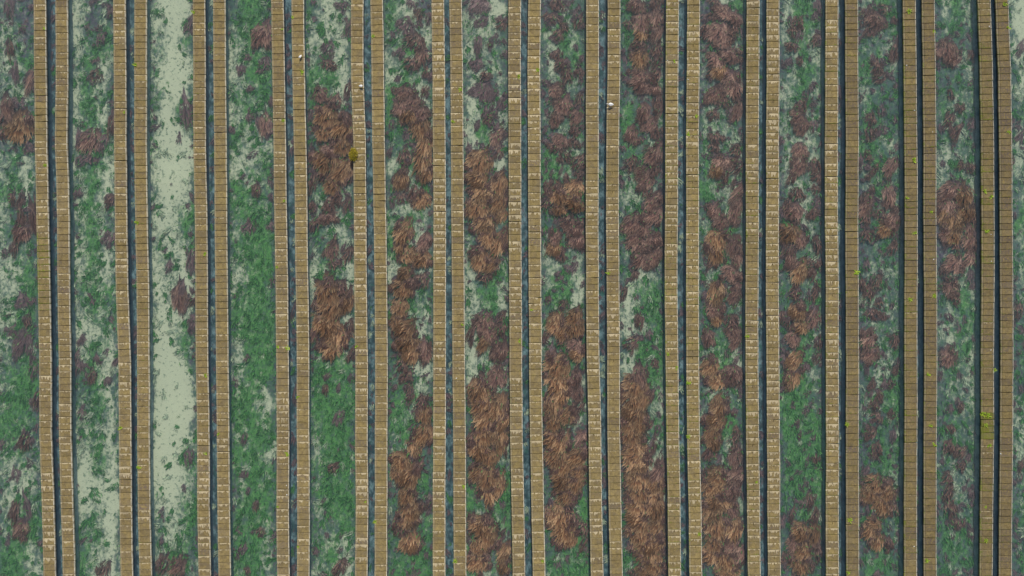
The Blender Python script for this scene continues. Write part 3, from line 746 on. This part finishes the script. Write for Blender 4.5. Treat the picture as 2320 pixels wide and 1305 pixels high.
for kd, m_, lb in (('green', M_GRASS, 'fine green algae fluff over the lake bed'),
                   ('pale', M_PALE, 'pale grey green algae fluff over the silt'),
                   ('violet', M_PURP, 'fine purple weed fluff speckling the channels')):
    st_ = fluff[kd]
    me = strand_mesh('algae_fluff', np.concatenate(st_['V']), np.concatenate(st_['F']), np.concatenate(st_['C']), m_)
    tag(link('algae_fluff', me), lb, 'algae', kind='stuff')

# short green weed carpeting the bed
def bed_grass():
    g = np.random.default_rng(9)
    V, F, C = [], [], []
    n = 0
    for _ in range(70000):
        px, py = g.uniform(-30, 2350), g.uniform(-30, 1335)
        cv = cover_at(px, py)
        if cv[3] > .5: continue
        if g.random() > (.12 + cv[1] * .85) * (1.1 - cv[0]): continue
        x, y, _z = at(px, py, BED)
        L = g.uniform(.14, .45); a = g.normal(-1.75, .7); wd = g.uniform(.014, .034)
        dx, dy = math.cos(a) * L, math.sin(a) * L; nx_, ny_ = -math.sin(a) * wd, math.cos(a) * wd
        z0, z1 = BED, BED + g.uniform(.10, .42)
        V += [(x - nx_, y - ny_, z0), (x + nx_, y + ny_, z0), (x + dx * .5 + nx_, y + dy * .5 + ny_, z1 * .7 + z0 * .3),
              (x + dx * .5 - nx_, y + dy * .5 - ny_, z1 * .7 + z0 * .3), (x + dx, y + dy, z1)]
        t = g.random(); q = g.random() * (.4 + cv[0])
        C += [(t, .2, q, 1), (t, .2, q, 1), (t, .7, q, 1), (t, .7, q, 1), (t, 1, q, 1)]
        F += [(n, n + 1, n + 2, n + 3), (n + 3, n + 2, n + 4)]; n += 5
    me = mesh('bed_grass', V, F, M_GRASS)
    a = me.attributes.new('strand', 'FLOAT_COLOR', 'POINT')
    a.data.foreach_set('color', np.array(C, dtype=np.float32).reshape(-1))
    tag(link('bed_grass', me), 'short green weed carpeting the lake bed between the walls', 'water weed', kind='stuff')
bed_grass()

# ---------------------------------------------------------------- sprouts on the slabs
def sprout_mesh(seed, m=None, n=16):
    r = random.Random(seed)
    V, F = [], []
    for k in range(n):
        a = r.uniform(0, 6.28); L = r.uniform(.12, .30); e = r.uniform(.25, 1.1); wd = r.uniform(.025, .05)
        ox, oy = r.gauss(0, .04), r.gauss(0, .07)
        b = len(V)
        for t, ww in ((0, .3), (.4, 1), (.75, .8), (1, .05)):
            rr_ = L * t * math.cos(e); z = L * t * math.sin(e) - .10 * t * t
            x, y = ox + math.cos(a) * rr_, oy + math.sin(a) * rr_
            V += [(x - math.sin(a) * wd * ww, y + math.cos(a) * wd * ww, z), (x + math.sin(a) * wd * ww, y - math.cos(a) * wd * ww, z + .01)]
        for q in range(3): F.append((b + 2 * q, b + 2 * q + 1, b + 2 * q + 3, b + 2 * q + 2))
    return mesh('sprout', V, F, m or M_SPROUT)
SPR = [sprout_mesh(s) for s in range(5)]
SP = """438,28,1.2 100,63,1 306,147,1.4 281,255,.9 102,373,1.1 310,505,1.3 465,575,1.1 466,850,1.2 273,970,1.4 314,1058,1.4 466,1028,1.1 495,983,.9 684,163,1.5 641,272,1.1 663,38,1
845,83,1.1 639,66,.8 644,455,1.1 628,606,1 650,788,1.5 629,785,1 808,785,1 674,900,1 650,1030,1.4 850,1182,1.3 676,1240,1 1050,1102,1.3 1030,1272,1.4 828,1137,.9 630,1148,.9
1044,204,1.4 1026,275,1.1 1176,173,1.3 1219,160,1.3 1177,773,1.3 1378,619,1.3 1204,702,.9 1047,735,.9 1528,138,1 1578,262,1.2 1560,305,1.3 1513,803,1.1 1533,833,1.2 1559,867,1.4 1560,990,1.3
1585,1212,1.3 1694,762,1.2 1715,1092,1 1230,1272,1.1 2058,26,1.6 2117,72,1 2072,362,1.6 2055,448,1 2073,528,1.3 1939,618,1.7 2063,678,1.4 2117,672,1.4 2103,848,1.2 2109,965,1.2 1919,963,1.3
2117,1008,1.4 1926,1180,1.5 2101,1270,1.3 2232,433,1.3 2246,446,1.4 2235,524,1.3 2110,479,1 2252,838,1.3 2228,938,1.8 2240,942,1.5 2242,1010,1.3 2234,1226,1.2 2286,300,1.2 2233,1150,.9 1923,1297,1.1 2234,964,1.2 2276,10,1.5 2285,62,1.3"""
SPL = [tuple(float(v) for v in e.split(',')) for e in SP.split()]
byrow = {}
for s in SPL:
    k = min(range(26), key=lambda q: abs(rowx(q, s[1]) - s[0]))
    byrow.setdefault(k, []).append(s)
for k, lst in byrow.items():
    lst.sort(key=lambda s: s[1])
    for n, (px, py, sz) in enumerate(lst):
        x, y, z = at(px, py, TOPZ + .01)
        o = link('sprout', r.choice(SPR), None, (x, y, TOPZ), (0, 0, r.uniform(0, 6.28)), (sz * .66, sz * .78, sz * .6))
        sz_ = 'leafy' if sz > 1.25 else 'small'
        tag(o, '%s yellow green sprout, %s down the %s wall of the %s wall pair' % (sz_, ordinal(n + 1), 'left' if k % 2 == 0 else 'right', PAIR[k // 2]),
            'plant', 'green sprouts growing in the slab joints')

def shrub(px, py):
    x, y, z = at(px, py, TOPZ)
    root = bpy.data.objects.new('ochre_shrub', None); COL.objects.link(root); root.location = (x, y, 0)
    tag(root, 'yellow ochre shrub overhanging the left wall of the fifth pair', 'shrub')
    rr_ = random.Random(5)
    V, F = [], []
    for k in range(7):
        a = rr_.uniform(0, 6.28)
        v, f = loft([(0, 0, -.1), (.08 * math.cos(a), .12 * math.sin(a), .3), (.25 * math.cos(a), .38 * math.sin(a), .62)], [.025, .018, .006], 5)
        b = len(V); V += v; F += [tuple(q + b for q in ff) for ff in f]
    link('stem', mesh('stem', V, F, M_STEM), root)
    V, F = [], []
    for k in range(420):
        a = rr_.uniform(0, 6.28); q = math.sqrt(rr_.random()); L = rr_.uniform(.05, .10); b = len(V)
        cx, cy = .36 * q * math.cos(a), .56 * q * math.sin(a); cz = TOPZ + .05 + .36 * math.sqrt(max(0, 1 - q * q)) * rr_.uniform(.4, 1)
        d = rr_.uniform(0, 6.28); t = rr_.uniform(-.04, .04)
        V += [(cx, cy, cz), (cx + L * math.cos(d + .4), cy + L * math.sin(d + .4), cz + t), (cx + 1.7 * L * math.cos(d), cy + 1.7 * L * math.sin(d), cz - .02), (cx + L * math.cos(d - .4), cy + L * math.sin(d - .4), cz - t)]
        F.append((b, b + 1, b + 2, b + 3))
    link('foliage', mesh('foliage', V, F, M_OCHRE), root)
shrub(801, 351)

# ---------------------------------------------------------------- birds
def egret(px, py, ang, size, label, folded=False):
    root = bpy.data.objects.new('egret', None); COL.objects.link(root)
    x, y, z = at(px, py, TOPZ)
    root.location = (x, y, TOPZ); root.rotation_euler = (0, 0, ang); root.scale = (size,) * 3
    tag(root, label, 'bird', 'white egrets standing on the slabs')
    h = .30
    if folded: neck = [(.10, 0, h + .05), (.15, 0, h + .12), (.13, 0, h + .18), (.18, 0, h + .22), (.22, 0, h + .22)]
    else: neck = [(.14, 0, h + .05), (.22, .01, h + .12), (.28, -.01, h + .17), (.34, 0, h + .20), (.40, 0, h + .20)]
    path = [(-.30, 0, h - .03), (-.22, 0, h - .01), (-.12, 0, h + .01), (0, 0, h + .02), (.08, 0, h + .03)] + neck
    rad = [.015, .05, .09, .105, .08, .045, .028, .024, .030, .012]
    V, F = loft(path, rad, 10)
    me = mesh('body', V, F, M_WHITE)
    for p in me.polygons: p.use_smooth = True
    link('body', me, root)
    e = neck[-1]
    V, F = loft([e, (e[0] + .09, 0, e[2] - .015)], [.012, .002], 6)
    link('beak', mesh('beak', V, F, M_BEAK), root)
    for s in (-1, 1):
        V, F = loft([(.0, .045 * s, h - .05), (.01, .045 * s, h - .17), (0, .045 * s, .0), (.05, .045 * s, .006)], [.012, .008, .007, .006], 6)
        link('leg', mesh('leg', V, F, M_BEAK), root)
        V, F = loft([(.10, .07 * s, h + .05), (.0, .095 * s, h + .05), (-.16, .07 * s, h + .02), (-.33, .02 * s, h - .02)], [.03, .055, .045, .008], 8, .6)
        wm = mesh('wing', V, F, M_WHITE)
        for p in wm.polygons: p.use_smooth = True
        link('wing', wm, root)
egret(1381, 238.5, R(180), 1.0, 'white egret with neck stretched left over the channel edge')
egret(681, 131, R(235), .72, 'small white egret, leftmost of the three standing on the slabs', True)
egret(820, 196.5, R(-8), .78, 'white egret hunched at the slab edge beside a narrow channel', True)

# ---------------------------------------------------------------- white scraps
def scrap_mesh(seed):
    r_ = random.Random(seed)
    V = []
    n = 7
    for k in range(n):
        a = 6.283 * k / n; q = r_.uniform(.6, 1.1)
        V.append((.07 * q * math.cos(a), .10 * q * math.sin(a), 0)); V.append((.05 * q * math.cos(a), .07 * q * math.sin(a), r_.uniform(.03, .06)))
    F = [(2 * k, 2 * ((k + 1) % n), 2 * ((k + 1) % n) + 1, 2 * k + 1) for k in range(n)] + [tuple(2 * k + 1 for k in range(n)), tuple(2 * k for k in range(n))[::-1]]
    return mesh('scrap', V, F, M_SCRAP)
SCR = [scrap_mesh(s) for s in range(4)]
SC = [(1512, 137), (1559, 180), (2054, 148), (2072, 250), (2241, 60), (2113, 299), (2245, 531), (2246, 592), (1034, 857), (1003, 1137), (649, 1100), (650, 1121), (2245, 793), (2115, 588), (2071, 1238), (2267, 1028), (2080, 1000)]
rowc = {}
for px, py in sorted(SC, key=lambda s: s[1]):
    k = min(range(26), key=lambda q: abs(rowx(q, py) - px)); rowc[k] = rowc.get(k, 0) + 1
    if abs(rowx(k, py) - px) > 15: continue
    x, y, z = at(px, py, TOPZ)
    o = link('white_scrap', r.choice(SCR), None, (x, y, TOPZ + .002), (0, 0, r.uniform(0, 6.28)), (r.uniform(.55, .9),) * 3)
    tag(o, 'tiny white scrap, %s down the %s wall of the %s wall pair' % (ordinal(rowc[k]), 'left' if k % 2 == 0 else 'right', PAIR[k // 2]),
        'scrap', 'small white scraps lying on the slabs')
